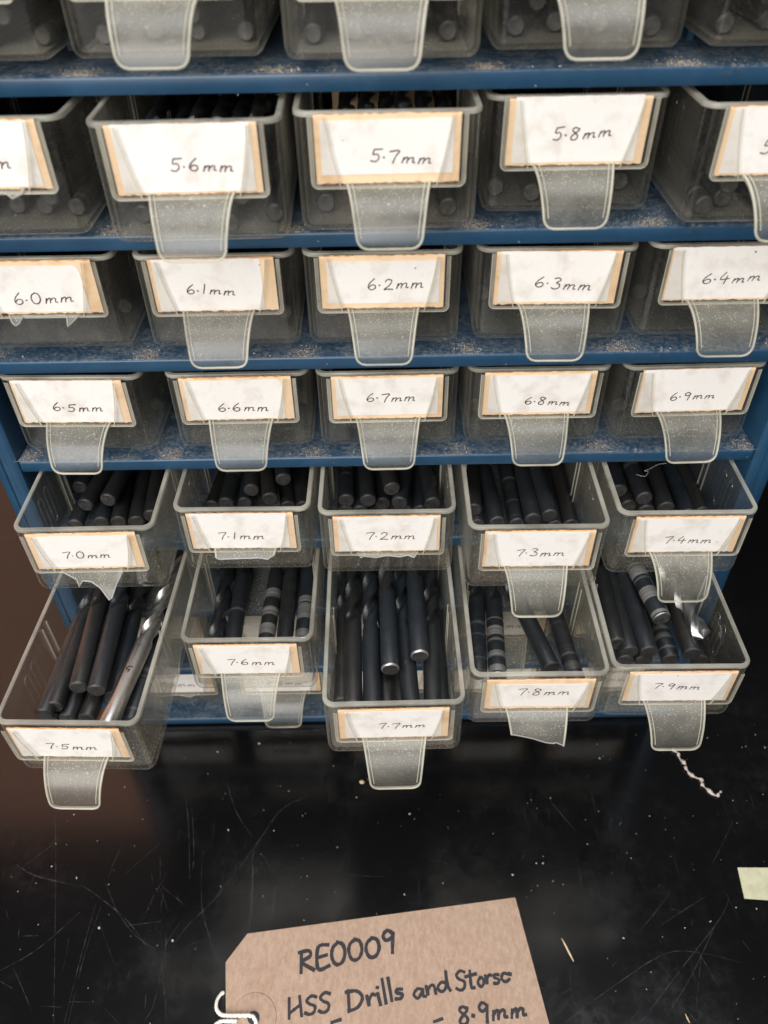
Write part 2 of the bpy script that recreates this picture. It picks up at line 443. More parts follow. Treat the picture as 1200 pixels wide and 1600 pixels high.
#       pull-out, sideways shift, yaw of every drawer
_keys = ['A2','A3','A4','B1','B2','B3','B4','B5','C1','C2','C3','C4','C5','D1','D2','D3','D4','D5','E1','E2','E3','E4','E5','F1','F2','F3','F4','F5']
_pull = [3.93,9.39,1.92,11.7,17.92,11.68,-0.72,10.63,-0.27,0.07,-0.15,-0.91,-1.95,-0.65,-0.9,-0.35,-1.18,-1.31,32.21,22.52,25.46,35.12,28.67,86.74,49.68,80.65,68.59,66.19]
_shift = [-0.99,0.28,-0.92,-0.82,3.2,1.6,-0.15,1.58,-0.74,1.29,-0.39,0.1,0.21,-1.5,2.56,0.79,-0.39,-0.21,0.24,1.03,-0.23,-0.78,-0.65,-3.45,0.34,1.16,-0.15,-3.02]
_yaw = [-0.009,-0.0037,0.0029,0.0001,0.0224,0.006,0.0015,0.0,-0.0011,0.0074,-0.005,-0.0189,0.0006,-0.0259,0.0062,0.006,-0.003,0.0182,0.0064,-0.0109,-0.0043,-0.0097,-0.0082,-0.0317,-0.0049,0.0087,-0.0083,-0.0109]
LAY = {k: (a, b, c) for k, a, b, c in zip(_keys, _pull, _shift, _yaw)}
LAY['A1'] = (5.0, -1.0, 0.0); LAY['A5'] = (2.0, 1.0, 0.0)
for r_ in 'GH':
    for c_ in range(1, 6): LAY[r_ + str(c_)] = (-6.5 + 0.3*c_, 0.4 - 0.2*c_, 0.0)
def origin(k):
    d, s, y = LAY[k]
    return ((int(k[1]) - 3) * PITCH + s, -d, -ROWS.index(k[0]) * ROW), y
def size_of(k):
    return 5.0 + ROWS.index(k[0]) * 0.5 + (int(k[1]) - 1) * 0.1
TEXT=dict(B2=(-4.8,23.8,13.5,23.0),B3=(-5.3,23.1,13.1,22.2),B4=(-7.3,24.2,10.8,25.1),C1=(-8.7,20.7,12.3,21.2),C2=(-9.9,24.0,7.1,22.9),C3=(-5.3,23.9,14.3,24.3),C4=(-7.5,23.6,12.5,22.0),C5=(-8.8,23.3,11.7,23.8),D1=(-8.1,22.8,11.5,22.4),D2=(-8.2,21.5,11.6,21.0),D3=(-8.2,25.1,11.0,24.6),D4=(-5.3,22.2,12.7,21.0),D5=(-8.6,22.8,9.0,23.1),E1=(-9.6,23.2,9.3,23.0),E2=(-10.2,22.6,9.0,22.4),E3=(-8.5,24.2,11.7,23.8),E4=(-8.5,23.3,10.9,23.1),E5=(-8.2,22.5,11.3,22.2),F1=(-9.5,23.1,10.2,22.6),F2=(-8.7,23.6,11.4,23.2),F3=(-6.1,23.7,12.6,24.3),F4=(-8.8,26.6,12.5,26.3),F5=(-10.6,25.9,8.9,24.8),)

DRILLS=dict(
E1=[(-15.3, 39.6, 11.3, -0.136, 'b'), (-4.7, 39.1, 14.4, -0.116, 'b'), (-8.7, 34.5, 5.2, 0.074, 'b'), (-1.2, 34.7, 5.2, 0.093, 'b'), (6.6, 34.5, 5.2, 0.097, 'b'), (13.1, 36.4, 7.0, 0.084, 'b'), (-21.3, 52.2, 10.7, -0.046, 'b'), (-19.7, 33.2, 5.2, -0.003, 'b')],
E2=[(-14.3, 32.3, 8.4, -0.041, 'w'), (-7.0, 36.1, 5.2, 0.069, 'b'), (-3.3, 37.6, 11.5, 0.064, 'b'), (5.6, 31.9, 11.5, 0.177, 'b'), (11.3, 38.9, 16.4, 0.158, 'b'), (-21.2, 34.2, 5.2, -0.103, 'b'), (12.7, 33.3, 5.2, 0.152, 'b'), (19.5, 33.2, 5.2, 0.138, 'b')],
E3=[(-17.6, 32.4, 11.6, 0.033, 'w'), (-8.2, 32.2, 11.6, 0.055, 'b'), (2.4, 32.4, 17.9, 0.147, 'b'), (-1.8, 37.1, 5.3, 0.065, 'b'), (5.4, 30.3, 11.6, -0.133, 'b'), (19.7, 29.6, 11.6, 0.071, 'b'), (-18.2, 32.3, 5.3, 0.028, 'b'), (-11.7, 32.2, 5.3, 0.033, 'b'), (7.7, 31.8, 5.3, -0.059, 'b'), (14.7, 31.7, 5.3, -0.024, 'b')],
E4=[(-20.7, 34.3, 11.7, -0.057, 'b'), (-19.1, 31.5, 5.3, -0.039, 'w'), (-10.9, 28.9, 9.2, 0.069, 'b'), (-1.8, 32.0, 5.3, 0.001, 'w'), (4.0, 28.6, 11.1, 0.008, 'b'), (11.1, 30.2, 11.7, 0.046, 'b'), (13.9, 30.2, 5.3, -0.013, 'b'), (21.2, 30.8, 5.3, 0.006, 'b')],
E5=[(-14.3, 38.6, 11.9, -0.045, 'b'), (-9.5, 35.7, 5.4, -0.033, 'b'), (-4.4, 33.4, 11.9, 0.033, 'w'), (-2.5, 32.3, 5.4, -0.034, 'b'), (4.9, 30.6, 8.6, -0.041, 'b'), (21.1, 30.6, 5.4, 0.008, 'b'), (14.8, 29.5, 5.4, -0.034, 'b')],
F1=[(-21.0, 17.8, 12.0, -0.007, 'b'), (-18.0, 21.3, 12.0, 0.028, 'b'), (-8.1, 26.8, 17.9, 0.097, 'b'), (-0.3, 25.4, 17.9, 0.075, 'b'), (-13.9, 19.9, 5.5, -0.044, 'b'), (-6.0, 20.0, 5.5, -0.062, 'b'), (6.8, 11.4, 14.0, -0.114, 's'), (12.3, 18.7, 5.5, -0.027, 'w'), (3.2, 29.6, 7.4, 0.069, 'b'), (-21.0, 18.9, 5.5, -0.0, 'b')],
F2=[(-12.3, 20.0, 5.5, 0.009, 'w'), (2.5, 20.1, 5.5, -0.019, 'W'), (10.8, 20.3, 5.5, 0.009, 'b'), (19.0, 20.6, 5.5, -0.002, 'W'), (-19.9, 19.7, 5.5, 0.01, 't')],
F3=[(-21.0, 20.2, 5.5, -0.0, 'b'), (-16.2, 14.4, 11.6, 0.01, 'b'), (-8.4, 11.8, 11.6, 0.007, 'b'), (-0.8, 27.0, 18.4, 0.007, 'e'), (-2.7, 16.3, 5.5, -0.014, 'b'), (3.6, 16.1, 5.5, -0.021, 'b'), (7.3, 11.4, 11.6, 0.03, 'b'), (11.6, 32.4, 19.7, 0.0, 'e'), (16.1, 12.2, 10.9, -0.044, 'b'), (20.0, 17.2, 5.5, -0.008, 'b')],
F4=[(-20.1, 20.7, 5.6, -0.065, 'w'), (-12.1, 19.0, 5.6, -0.064, 'W'), (11.4, 23.2, 6.3, 0.234, 'b'), (20.9, 15.5, 6.3, 0.085, 'w')],
F5=[(-15.3, 28.1, 12.6, -0.035, 'b'), (-10.3, 24.7, 11.2, -0.021, 'b'), (-11.3, 24.1, 5.7, -0.005, 'b'), (-2.7, 23.5, 12.6, 0.03, 'b'), (-3.3, 24.0, 5.7, 0.051, 'b'), (4.7, 36.0, 19.5, 0.145, 'W'), (8.3, 24.3, 5.7, 0.006, 'w'), (15.4, 22.3, 12.6, -0.021, 'b'), (20.8, 23.8, 5.7, -0.0, 'b'), (20.3, 27.0, 17.5, 0.13, 'S')],
)

SCR=[
[(-186.0, -76.9), (-174.7, -82.7), (-151.2, -88.2)] ,
[(-151.5, -87.3), (-142.5, -92.2), (-124.2, -104.7), (-109.1, -120.0)] ,
[(-105.4, -124.0), (-96.7, -107.9), (-84.0, -93.7), (-68.3, -69.2), (-57.1, -50.9), (-44.2, -44.1)] ,
[(-87.3, -36.1), (-80.1, -52.2), (-71.4, -64.2)] ,
[(-69.7, -70.8), (-67.4, -94.0), (-67.2, -111.1)] ,
[(-108.5, -41.2), (-103.2, -62.0), (-98.7, -86.0)] ,
[(-103.9, -48.3), (-98.4, -75.1), (-98.7, -84.5)] ,
[(-177.1, -124.7), (-162.7, -115.7), (-148.0, -100.0)] ,
[(-188.5, -5.3), (-166.3, -77.2), (-146.6, -145.8)] ,
[(-94.1, -78.4), (-90.4, -99.5), (-84.0, -113.6), (-76.0, -128.3)] ,
[(-141.5, -95.8), (-142.2, -120.8), (-142.2, -145.9)] ,
[(-138.7, -97.3), (-140.8, -120.8), (-140.5, -145.9)] ,
[(-64.6, -74.1), (-53.8, -88.2), (-45.5, -97.3)] ,
[(-37.4, -78.3), (-23.0, -84.2), (-4.4, -86.0)] ,
[(-131.7, -98.8), (-120.0, -110.3), (-108.2, -117.3)] ,
[(-105.9, -121.3), (-98.0, -117.5), (-87.6, -113.0)] ,
[(-105.1, -122.7), (-100.6, -136.7), (-98.2, -146.5)] ,
[(-108.0, -145.1), (-105.2, -139.1), (-104.5, -121.4)] ,
[(-173.2, -110.3), (-164.4, -110.2)] ,
[(-142.4, -137.4), (-133.4, -137.8)] ,
[(-125.3, -106.6), (-109.2, -104.9)] ,
[(136.1, -119.1), (139.2, -127.6), (141.7, -135.7)] ,
[(103.8, -149.3), (125.7, -129.9), (151.5, -107.5), (159.3, -97.5)] ,
[(71.3, -148.8), (96.3, -134.6), (122.2, -122.1), (139.5, -122.3), (155.3, -126.5)] ,
[(115.3, -147.1), (131.0, -131.3), (149.6, -108.9)] ,
[(-76.9, -77.1), (-65.3, -82.6)] ,
[(-139.2, -86.9), (-129.4, -101.8)] ,
[(-26.2, -82.6), (-21.7, -73.2)] ,
[(-57.1, -102.9), (-56.5, -92.7)] ,
[(-171.9, -123.0), (-157.5, -140.8)] ,
[(-175.6, -128.9), (-168.8, -132.0)] ,
[(158.5, -117.3), (161.0, -122.6)] ,
[(79.9, -44.4), (92.7, -65.3)] ,
[(125.6, -144.8), (128.2, -149.6)] ,
]

FLK= [(-141.6, -37.0), (-66.3, -51.1), (-98.4, -30.0), (-54.2, -40.7), (-164.3, -51.8), (-166.9, -55.2), (-128.2, -54.9), (-60.0, -62.1), (-83.2, -61.4), (-27.5, -71.2), (-41.7, -85.1), (-41.9, -105.4), (-41.0, -95.9), (-72.8, -12.3), (-55.8, -11.8), (-31.1, -26.6), (-18.3, -44.9), (-12.4, -34.8), (-15.4, -35.5), (-167.8, -78.4), (-163.7, -67.6), (-137.5, -87.5), (-180.6, -90.1), (-132.0, -137.5), (-137.0, -107.3), (9.2, -54.4), (34.3, -53.2), (28.4, -61.9), (72.7, -47.9), (82.9, -47.0), (106.3, -54.7), (98.8, -59.0), (118.7, -25.5), (113.3, -24.7), (113.8, -16.1), (116.3, -61.0), (97.2, -71.6), (58.0, -86.1), (77.0, -89.4), (73.5, -80.8), (70.3, -80.7), (117.1, -79.0), (75.1, -104.0), (81.6, -91.0), (69.3, -91.4), (169.9, -103.5), (131.8, -57.6), (154.0, -57.9), (96.3, -136.8), (104.8, -115.4), (160.6, -102.8), (146.6, -108.8), (134.0, -111.4), (177.0, -50.0), (204.8, -19.7), (175.3, -13.3), (194.6, -18.8), (202.4, -11.8), (206.5, -19.8), (5.3, -94.5), (24.0, -89.5), (25.4, -104.1), (-101.7, -113.3), (-95.2, -17.0), (-87.5, -41.5), (10.3, -20.9), (145.9, -148.0), (-83.1, -89.3), (-129.3, -68.8), (-153.9, -84.2)]


# ------------------------------------------------------------------ setting: table and the wall behind it
mb = MB(); mb.box(-1500, 1500, -900, 900, TABLE_Z - 25, TABLE_Z)
tag(obj('table_top', mb.mesh('table_top', [M['table']], 0)), 'black glossy scratched table top', None, kind='structure')
mb = MB(); mb.box(-1600, -70, 270, 290, TABLE_Z, 330)
tag(obj('back_wall', mb.mesh('back_wall', [M['wall']], 0)), 'brown wall behind the cabinet', None, kind='structure')

# ------------------------------------------------------------------ the blue cabinet
cab = tag(empty('drawer_cabinet', (0, 0, TABLE_Z)), 'blue cabinet with rows of clear plastic drawers standing on the black table', 'cabinet')
CZ = -TABLE_Z
for s in (-1, 1):
    prof = [(148.7,160),(148.7,3.2),(149.3,1.2),(150.6,0.35),(153.0,0.2),(153.6,0.9),(155.2,0.9),(155.8,0.2),(157.6,0.35),(159.0,1.2),(159.6,3.0),(159.6,160)]
    prof = [(s*a, b) for a, b in prof]
    if s < 0: prof = prof[::-1]
    mb = MB(); mb.loops([[(a, b, z + CZ) for a, b in prof] for z in (TABLE_Z, 48)], 0)
    obj('side_panel', mb.mesh('side_panel', [M['blue']], 40), cab)
mb = MB()
# shelf cross-section in (y, z): floor, rolled front edge and lip
sec = [(158,-6.0),(158,-4.7),(1.2,-4.7),(0.55,-4.75),(0.12,-5.05),(0.0,-5.5),(0.0,-9.3),(0.25,-9.7),(0.95,-9.7),(1.2,-9.3),(1.2,-6.0)]
xs = [-148.4,-147.9,-147.2,147.2,147.9,148.4]
lo = []
for i, x in enumerate(xs):
    e = (0.8, 0.25, 0, 0, 0.25, 0.8)[i]
    lo.append([(x, y + (e if y < 1 else 0), z) for y, z in sec])
mb.loops(lo, 0)
for c_ in range(5):
    for s in (-19, 19): mb.box((c_-2)*PITCH + s - 1.0, (c_-2)*PITCH + s + 1.0, 32, 157, -4.69, -0.04)
sh_me = mb.mesh('shelf', [M['blue']], 40)
for r_ in range(-1, 8): obj('shelf', sh_me, cab, (0, 0, -r_*ROW + CZ))
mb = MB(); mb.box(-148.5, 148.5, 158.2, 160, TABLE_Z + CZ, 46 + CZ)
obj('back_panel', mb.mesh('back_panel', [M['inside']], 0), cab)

# ------------------------------------------------------------------ drawer parts
W, H, LEN = 53.2, 34.5, 150.0
def rrect(inset, z, r=4.2, n=5):
    x0, x1, y0, y1 = -W/2 + inset, W/2 - inset, inset, LEN - inset
    r = max(r - inset, 0.6); p = []
    for cx, cy, a0 in ((x1-r, y0+r, -90), (x1-r, y1-r, 0), (x0+r, y1-r, 90), (x0+r, y0+r, 180)):
        for i in range(n + 1):
            a = math.radians(a0 + 90*i/n)
            p.append((cx + r*math.cos(a), cy + r*math.sin(a), z))
    return p
def tray_mesh():
    mb = MB()
    L = [(3.2,0.0),(1.7,0.3),(0.7,1.1),(0.15,2.3),(0.0,3.4),(0.0,32.9),(-0.3,33.2),(-0.3,34.2),(-0.1,34.5),(1.3,34.5),(1.5,34.2),(1.55,3.2),(2.1,2.0),(3.4,1.4)]
    lo = [rrect(i, z) for i, z in L]
    mi = [0,0,0,0,0,0,1,1,1,1,0,0,0]
    mb.loops(lo, mi)
    for s in (-1, 1):
        for y in (43.8, 48.2, 92.0, 96.4):
            x = s * (W/2 - 1.5)
            mb.box(min(x, x - s*1.0), max(x, x - s*1.0), y, y + 1.0, 2.5, 33.0, 0)
            xe = x - s*1.02
            mb.box(min(xe, xe - s*.25), max(xe, xe - s*.25), y + .1, y + .9, 2.6, 32.9, 2)
        for y in (24.0, 31.0):     # the moulded loops on the side walls
            pts = [(s*(W/2-1.45), y + 1.9*math.cos(a), 20 + (7 if math.sin(a) > 0 else -7) + 2.0*math.sin(a)) for a in [k*math.pi/8 for k in range(17)]]
            mb.tube(pts, 0.22, 0, 5)
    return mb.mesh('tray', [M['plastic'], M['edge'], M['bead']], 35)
def holder_mesh():
    mb = MB()
    # U-shaped pocket wall round the card
    out = [(-22.3, 34.3), (-22.3, 16.6)] + [(-20.3 + 2.0*math.cos(a), 16.6 + 2.0*math.sin(a)) for a in [math.radians(180 + 15*k) for k in range(1, 7)]]
    out = out + [(-x, z) for x, z in out[::-1]]
    inn = [(x*0.948, z if z > 34 else (z - 15.4)*0.72 + 16.0) for x, z in out]
    n = len(out)
    b = [[(x, y, z) for x, z in pl] for pl, y in ((out, 0.05), (out, -3.5), (inn, -3.5), (inn, 0.05))]
    for i in range(n - 1):
        q = [b[0][i], b[0][i+1], b[1][i+1], b[1][i], b[2][i], b[2][i+1], b[3][i+1], b[3][i]]
        mb.add(q, [(0,1,2,3)], 0); mb.add([b[1][i], b[1][i+1], b[2][i+1], b[2][i]], [(0,1,2,3)], 1); mb.add([b[2][i], b[2][i+1], b[3][i+1], b[3][i]], [(0,1,2,3)], 0)
    mb.tube([(x, -3.55, z) for x, z in out], 0.17, 2, 5)  # tube added to draw the pocket's bright outline
    for s in (-1, 1):
        # retaining flap with a slanted, curved inner edge
        edge = smooth_path([(17.9, 34.2), (17.2, 29.5), (15.9, 23.0), (13.9, 15.2)], 4)
        m = len(edge)
        for y0, y1 in ((-3.55, -4.1),):
            vs = []
            for x, z in edge: vs += [(s*x, y0, z), (s*x, y1, z), (s*(22.2 if z > 17 else 21.6), y0, z), (s*(22.2 if z > 17 else 21.6), y1, z)]
            fs = []; ms = []
            for i in range(m - 1):
                a, c = 4*i, 4*i + 4
                mb.add([vs[k] for k in (a, a+2, c+2, c)], [(0,1,2,3)], 0)
                mb.add([vs[k] for k in (a+1, c+1, c+3, a+3)], [(0,1,2,3)], 0)
                mb.add([vs[k] for k in (a, c, c+1, a+1)], [(0,1,2,3)], 2)
                mb.add([vs[k] for k in (a+2, a+3, c+3, c+2)], [(0,1,2,3)], 1)
        mb.tube([(s*x, -4.15, z) for x, z in edge], 0.22, 2, 5)  # tube added to draw the flap's bright edge line
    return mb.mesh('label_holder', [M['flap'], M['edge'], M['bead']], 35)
PROF = smooth_path([(-1.6, 15.5), (-4.4, 15.0), (-8.0, 13.2), (-11.2, 10.4), (-13.6, 7.0), (-15.0, 3.8), (-15.5, 1.4)], 8)
_cum = [0.0]
for a_, b_ in zip(PROF, PROF[1:]): _cum.append(_cum[-1] + math.hypot(a_[0]-b_[0], a_[1]-b_[1]))
TLEN = _cum[-1]
def prof_at(t):
    s = t * TLEN
    for i in range(len(_cum) - 1):
        if s <= _cum[i+1] + 1e-6:
            f = (s - _cum[i]) / (_cum[i+1] - _cum[i])
            a, b = PROF[i], PROF[i+1]
            dy, dz = b[0]-a[0], b[1]-a[1]; l = math.hypot(dy, dz)
            return a[0] + f*dy, a[1] + f*dz, dz/l, -dy/l      # point and outward normal
    a, b = PROF[-2], PROF[-1]
    return b[0], b[1], -0.97, 0.2
def half_w(t, rounded=True):
    w = 12.5 - 3.3 * (t ** 0.75)
    s = (1 - t) * TLEN; r = 3.0
    if rounded and s < r: w = w - r + math.sqrt(max(r*r - (r - s)**2, 0))
    return w
def tab_mesh(name, cut=None):
    """cut: list of (u, t) points, u from -1 to 1 across, t the length left; None for a whole tab"""
    mb = MB(); nu, nt = 20, 26
    def tend(u):
        if not cut: return 1.0
        for (a, ta), (b, tb_) in zip(cut, cut[1:]):
            if a <= u <= b: return ta + (tb_ - ta) * (u - a) / (b - a + 1e-9)
        return cut[-1][1]
    top = []; bot = []
    for i in range(nt + 1):
        for j in range(nu + 1):
            u = 2*j/nu - 1; e = tend(u)
            k = i/nt; k = 1 - (1-k)**1.4 if not cut else k
            t = k * e
            y, z, ny, nz = prof_at(t); x = half_w(t, cut is None) * u
            th = 0.5
            top.append((x, y - abs(ny)*th, z + abs(nz)*th)); bot.append((x, y + abs(ny)*th, z - abs(nz)*th))
    N = nu + 1; o = len(top); fs = []; ms = []
    mb.v = top + bot
    for i in range(nt):
        for j in range(nu):
            a = i*N + j
            mb.f.append([a, a+1, a+N+1, a+N]); mb.m.append(0)
            mb.f.append([o+a, o+a+N, o+a+N+1, o+a+1]); mb.m.append(0)
        for a, b in ((i*N, i*N+N), (i*N+nu+N, i*N+nu)):
            mb.f.append([a, b, o+b, o+a]); mb.m.append(1)
    for j in range(nu):
        a = nt*N + j
        mb.f.append([a, a+1, o+a+1, o+a]); mb.m.append(2 if cut else 1)
    ring = lambda u, t: (half_w(t, cut is None)*u, prof_at(t)[0] - abs(prof_at(t)[2])*0.55, prof_at(t)[1] + abs(prof_at(t)[3])*0.55)
    if not cut:
        ts = [k/22 for k in range(0, 20)] + [1 - 2.4/TLEN, 1 - 1.6/TLEN, 1 - 0.9/TLEN, 1 - 0.35/TLEN, 1.0]
        path = [ring(-1, t) for t in ts] + [ring(1, t) for t in ts[::-1]]
        mb.tube(path, 0.38, 1, 7)
        ts2 = [k/22 for k in range(1, 20)]
        for s in (-1, 1): mb.tube([(p[0] - s*1.35, p[1] - .12, p[2] + .1) for p in [ring(s, t) for t in ts2]], 0.16, 1, 5)
    else:
        for s in (-1, 1):
            e = tend(s)
            if e > 0.12: mb.tube([ring(s, e*k/10) for k in range(11)], 0.42, 1, 7)
        pts = []
        for j in range(nu + 1):
            u = 2*j/nu - 1; y, z, ny, nz = prof_at(tend(u)); pts.append((half_w(tend(u), False)*u, y, z))
        mb.tube(pts, 0.26, 2, 6)
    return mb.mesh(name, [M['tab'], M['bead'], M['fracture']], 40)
tray_me = tray_mesh(); holder_me = holder_mesh(); tab_me = tab_mesh('pull_tab')
CUTS = {
 'B1': [(-1,.05),(-.3,.1),(.2,.16),(.55,.1),(.8,.22),(1,.12)],
 'C1': [(-1,.06),(-.86,.28),(-.72,.28),(-.62,.09),(0,.10),(.68,.08),(.74,.30),(.84,.32),(1,.08)],
 'E1': [(-1,.10),(-.5,.26),(-.42,.42),(-.32,.28),(0,.30),(.35,.42),(.72,.66),(.82,.60),(1,.10)],
 'E2': [(-1,.24),(-.9,.26),(.5,.24),(.8,.27),(.9,.22),(1,.20)],
 'E3': [(-1,.06),(-.9,.17),(-.8,.14),(-.4,.17),(0,.13),(.4,.16),(.7,.13),(.9,.18),(1,.06)],
 'H1': [(-1,.06),(-.7,.14),(0,.10),(.6,.16),(1,.08)],
 'H4': [(-1,.08),(-.5,.15),(.2,.11),(.8,.17),(1,.06)],
 'H5': [(-1,.06),(-.6,.12),(.1,.16),(.7,.10),(1,.10)],
 'F4': [(-1,.52),(-.75,.54),(-.2,.60),(.3,.68),(.6,.70),(.64,.67),(1,.74)],
}
broken = {'B1': 'its tab ragged', 'C1': 'its tab snapped off between two prongs', 'E1': 'a jagged broken pull tab', 'E2': 'a short straight stub of pull tab', 'E3': 'its tab snapped off flush', 'F4': 'a pull tab broken on a slant'}

def prism(mb, poly, y0, y1, mi=0):
    n = len(poly)
    mb.loops([[(x, y0, z) for x, z in poly], [(x, y1, z) for x, z in poly]], mi)
def ragged(p, q, rnd, step, amp):
    L = math.hypot(q[0]-p[0], q[1]-p[1]); n = max(2, int(L/step)); out = []
    for i in range(n):
        f = i/n; out.append((p[0] + (q[0]-p[0])*f + (rnd.uniform(-amp, amp) if i else 0)*.3, p[1] + (q[1]-p[1])*f + (rnd.uniform(-amp, amp) if i else 0)))
    return out
#      left, right, top, bottom of the white slip; tilt
SLIP = {'B2': (-19.0,18.6,34.6,16.4,0), 'B3': (-19.2,18.6,33.0,18.3,.01), 'B4': (-19.0,18.0,34.9,16.6,.005), 'C1': (-19.5,16.2,32.9,16.4,0), 'C2': (-19.6,16.0,34.4,16.2,-.004), 'C3': (-18.6,19.0,32.6,17.6,.0),
        'C4': (-19.4,18.0,34.5,16.6,-.01), 'C5': (-20.3,20.3,34.8,16.4,0), 'D1': (-20.0,17.5,34.7,16.3,0), 'D2': (-19.2,17.2,33.6,16.4,.008), 'D3': (-19.2,18.8,33.6,17.4,.006), 'D4': (-19.0,18.4,33.4,16.9,.014), 'D5': (-20.2,18.6,34.8,16.4,0),
        'E1': (-18.8,17.6,33.3,16.9,.003), 'E2': (-19.4,18.0,34.7,16.3,0), 'E3': (-19.0,19.4,34.2,16.4,0), 'E4': (-19.6,18.2,34.0,16.5,0), 'E5': (-19.8,18.0,33.9,16.4,0), 'F1': (-20.0,17.4,34.2,16.3,0), 'F2': (-19.4,17.6,34.0,16.3,0),
        'F3': (-18.4,18.0,33.6,16.5,.006), 'F4': (-18.8,18.8,31.8,17.4,0), 'F5': (-19.0,19.0,33.6,16.2,0)}
rng = random.Random(11)
for row in ROWS:
    for ci in range(1, 6):
        k = row + str(ci)
        (ox, oy, oz), yaw = origin(k)
        sz = '%.1fmm' % size_of(k)
        d = empty('drawer', (ox, oy, oz), yaw)
        if row == 'A':
            lab = 'blurred clear drawer %s in the cropped top row' % ('at the far left', 'second from the left', 'in the middle', 'second from the right', 'at the far right')[ci-1]
        elif row in 'GH':
            lab = 'closed drawer of the %s row, %s, behind the open drawers' % ('lowest' if row == 'H' else 'second lowest', ('far left', 'second from the left', 'middle', 'second from the right', 'far right')[ci-1])
        elif k in ('B1', 'B5'):
            lab = 'clear drawer cut by the %s edge beside the %s drawer, %s' % (('left', '5.6mm', broken['B1']) if k == 'B1' else ('right', '5.8mm', 'its tab intact'))
        else:
            st = 'pulled far out' if row == 'F' else 'pulled half open' if row == 'E' else 'slightly pulled out' if LAY[k][0] > 8 else 'pushed in'
            lab = 'drawer labelled %s, %s, with %s' % (sz, st, broken.get(k, 'a whole pull tab'))
        tag(d, lab, 'drawer', 'clear plastic drawers of the blue cabinet')
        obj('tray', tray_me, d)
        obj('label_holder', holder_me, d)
        if k in CUTS: obj('pull_tab', tab_mesh('broken_pull_tab', CUTS[k]), d)['label'] = 'pull tab with ' + ('a broken edge' if k != 'B1' else 'a ragged end')
        else: obj('pull_tab', tab_me, d)
        # the beige card, the white slip in front of it, the handwriting
        mb = MB(); a = 0.12 if row in 'GHA' else 0.28
        poly = ragged((-20.9, 15.8), (20.5, 15.8), rng, 1.1, a) + [(20.5, 15.8), (20.5, 34.45)] + ragged((20.5, 34.45), (-20.9, 34.3), rng, 1.3, a)[1:] + [(-20.9, 34.3)]
        prism(mb, poly, -2.30, -2.62)
        if row not in 'GHA':
            e0, e1 = (0.32, 0.12) if k in ('B3', 'C3', 'D3', 'D4', 'F4', 'B2') else (0.12, 0.3)
            q1 = ragged((-20.8, 15.8 - e0), (20.4, 15.8 - e0), rng, .8, .2) + [(20.4, 15.8 - e0), (20.4, 34.4 + e1)] + ragged((20.4, 34.4 + e1), (-20.8, 34.3 + e1), rng, .9, .18)[1:] + [(-20.8, 34.3 + e1)]
            stain = MB(); prism(stain, q1, -2.05, -2.28)
        card = obj('label_card', mb.mesh('label_card', [M['card']], 0), d)
        if row not in 'GHA': obj('torn_backing', stain.mesh('torn_backing', [M['rust']], 0), card)
        l, r, tp, bt, tl_ = SLIP.get(k, (-19.4, 18.2, 34.2, 16.4, 0))
        tp = min(tp, 34.9)
        mb = MB()
        tr_ = [(r, tp - 2.2), (r - .5, tp - .8), (r - 1.9, tp)] if k in ('C1', 'D2', 'F5') else [(r, tp + tl_*10)]
        poly = ragged((l, bt - tl_*10), (r, bt), rng, 2.2, .07) + [(r, bt)] + tr_ + ragged(tr_[-1], (l, tp - tl_*20), rng, 2.2, .10)[1:] + [(l, tp - tl_*20)]
        prism(mb, poly, -2.66, -2.80)
        slip = obj('paper_slip', mb.mesh('paper_slip', [M['paper']], 0), card)
        if row not in 'A' :
            x0, z0, x1, z1 = TEXT.get(k, (-8.4 + rng.uniform(-1, 1), 23.2, 11.4 + rng.uniform(-1, 1), 22.8))
            hgt = 3.9 * (x1 - x0) / 20.0 * rng.uniform(.95, 1.06)
            mb = lettering(sz.replace('mm', '_mm'), (x0, z0 - 1.55), (x1, z1 - 1.45), hgt, 0.37 if row in 'BCD' else 0.34, lambda u, v: (u, -2.86, v), rng, 0.08, (0, -0.0016, 0))
            obj('handwriting', mb.mesh('handwriting', [M['ink']], 0), card)

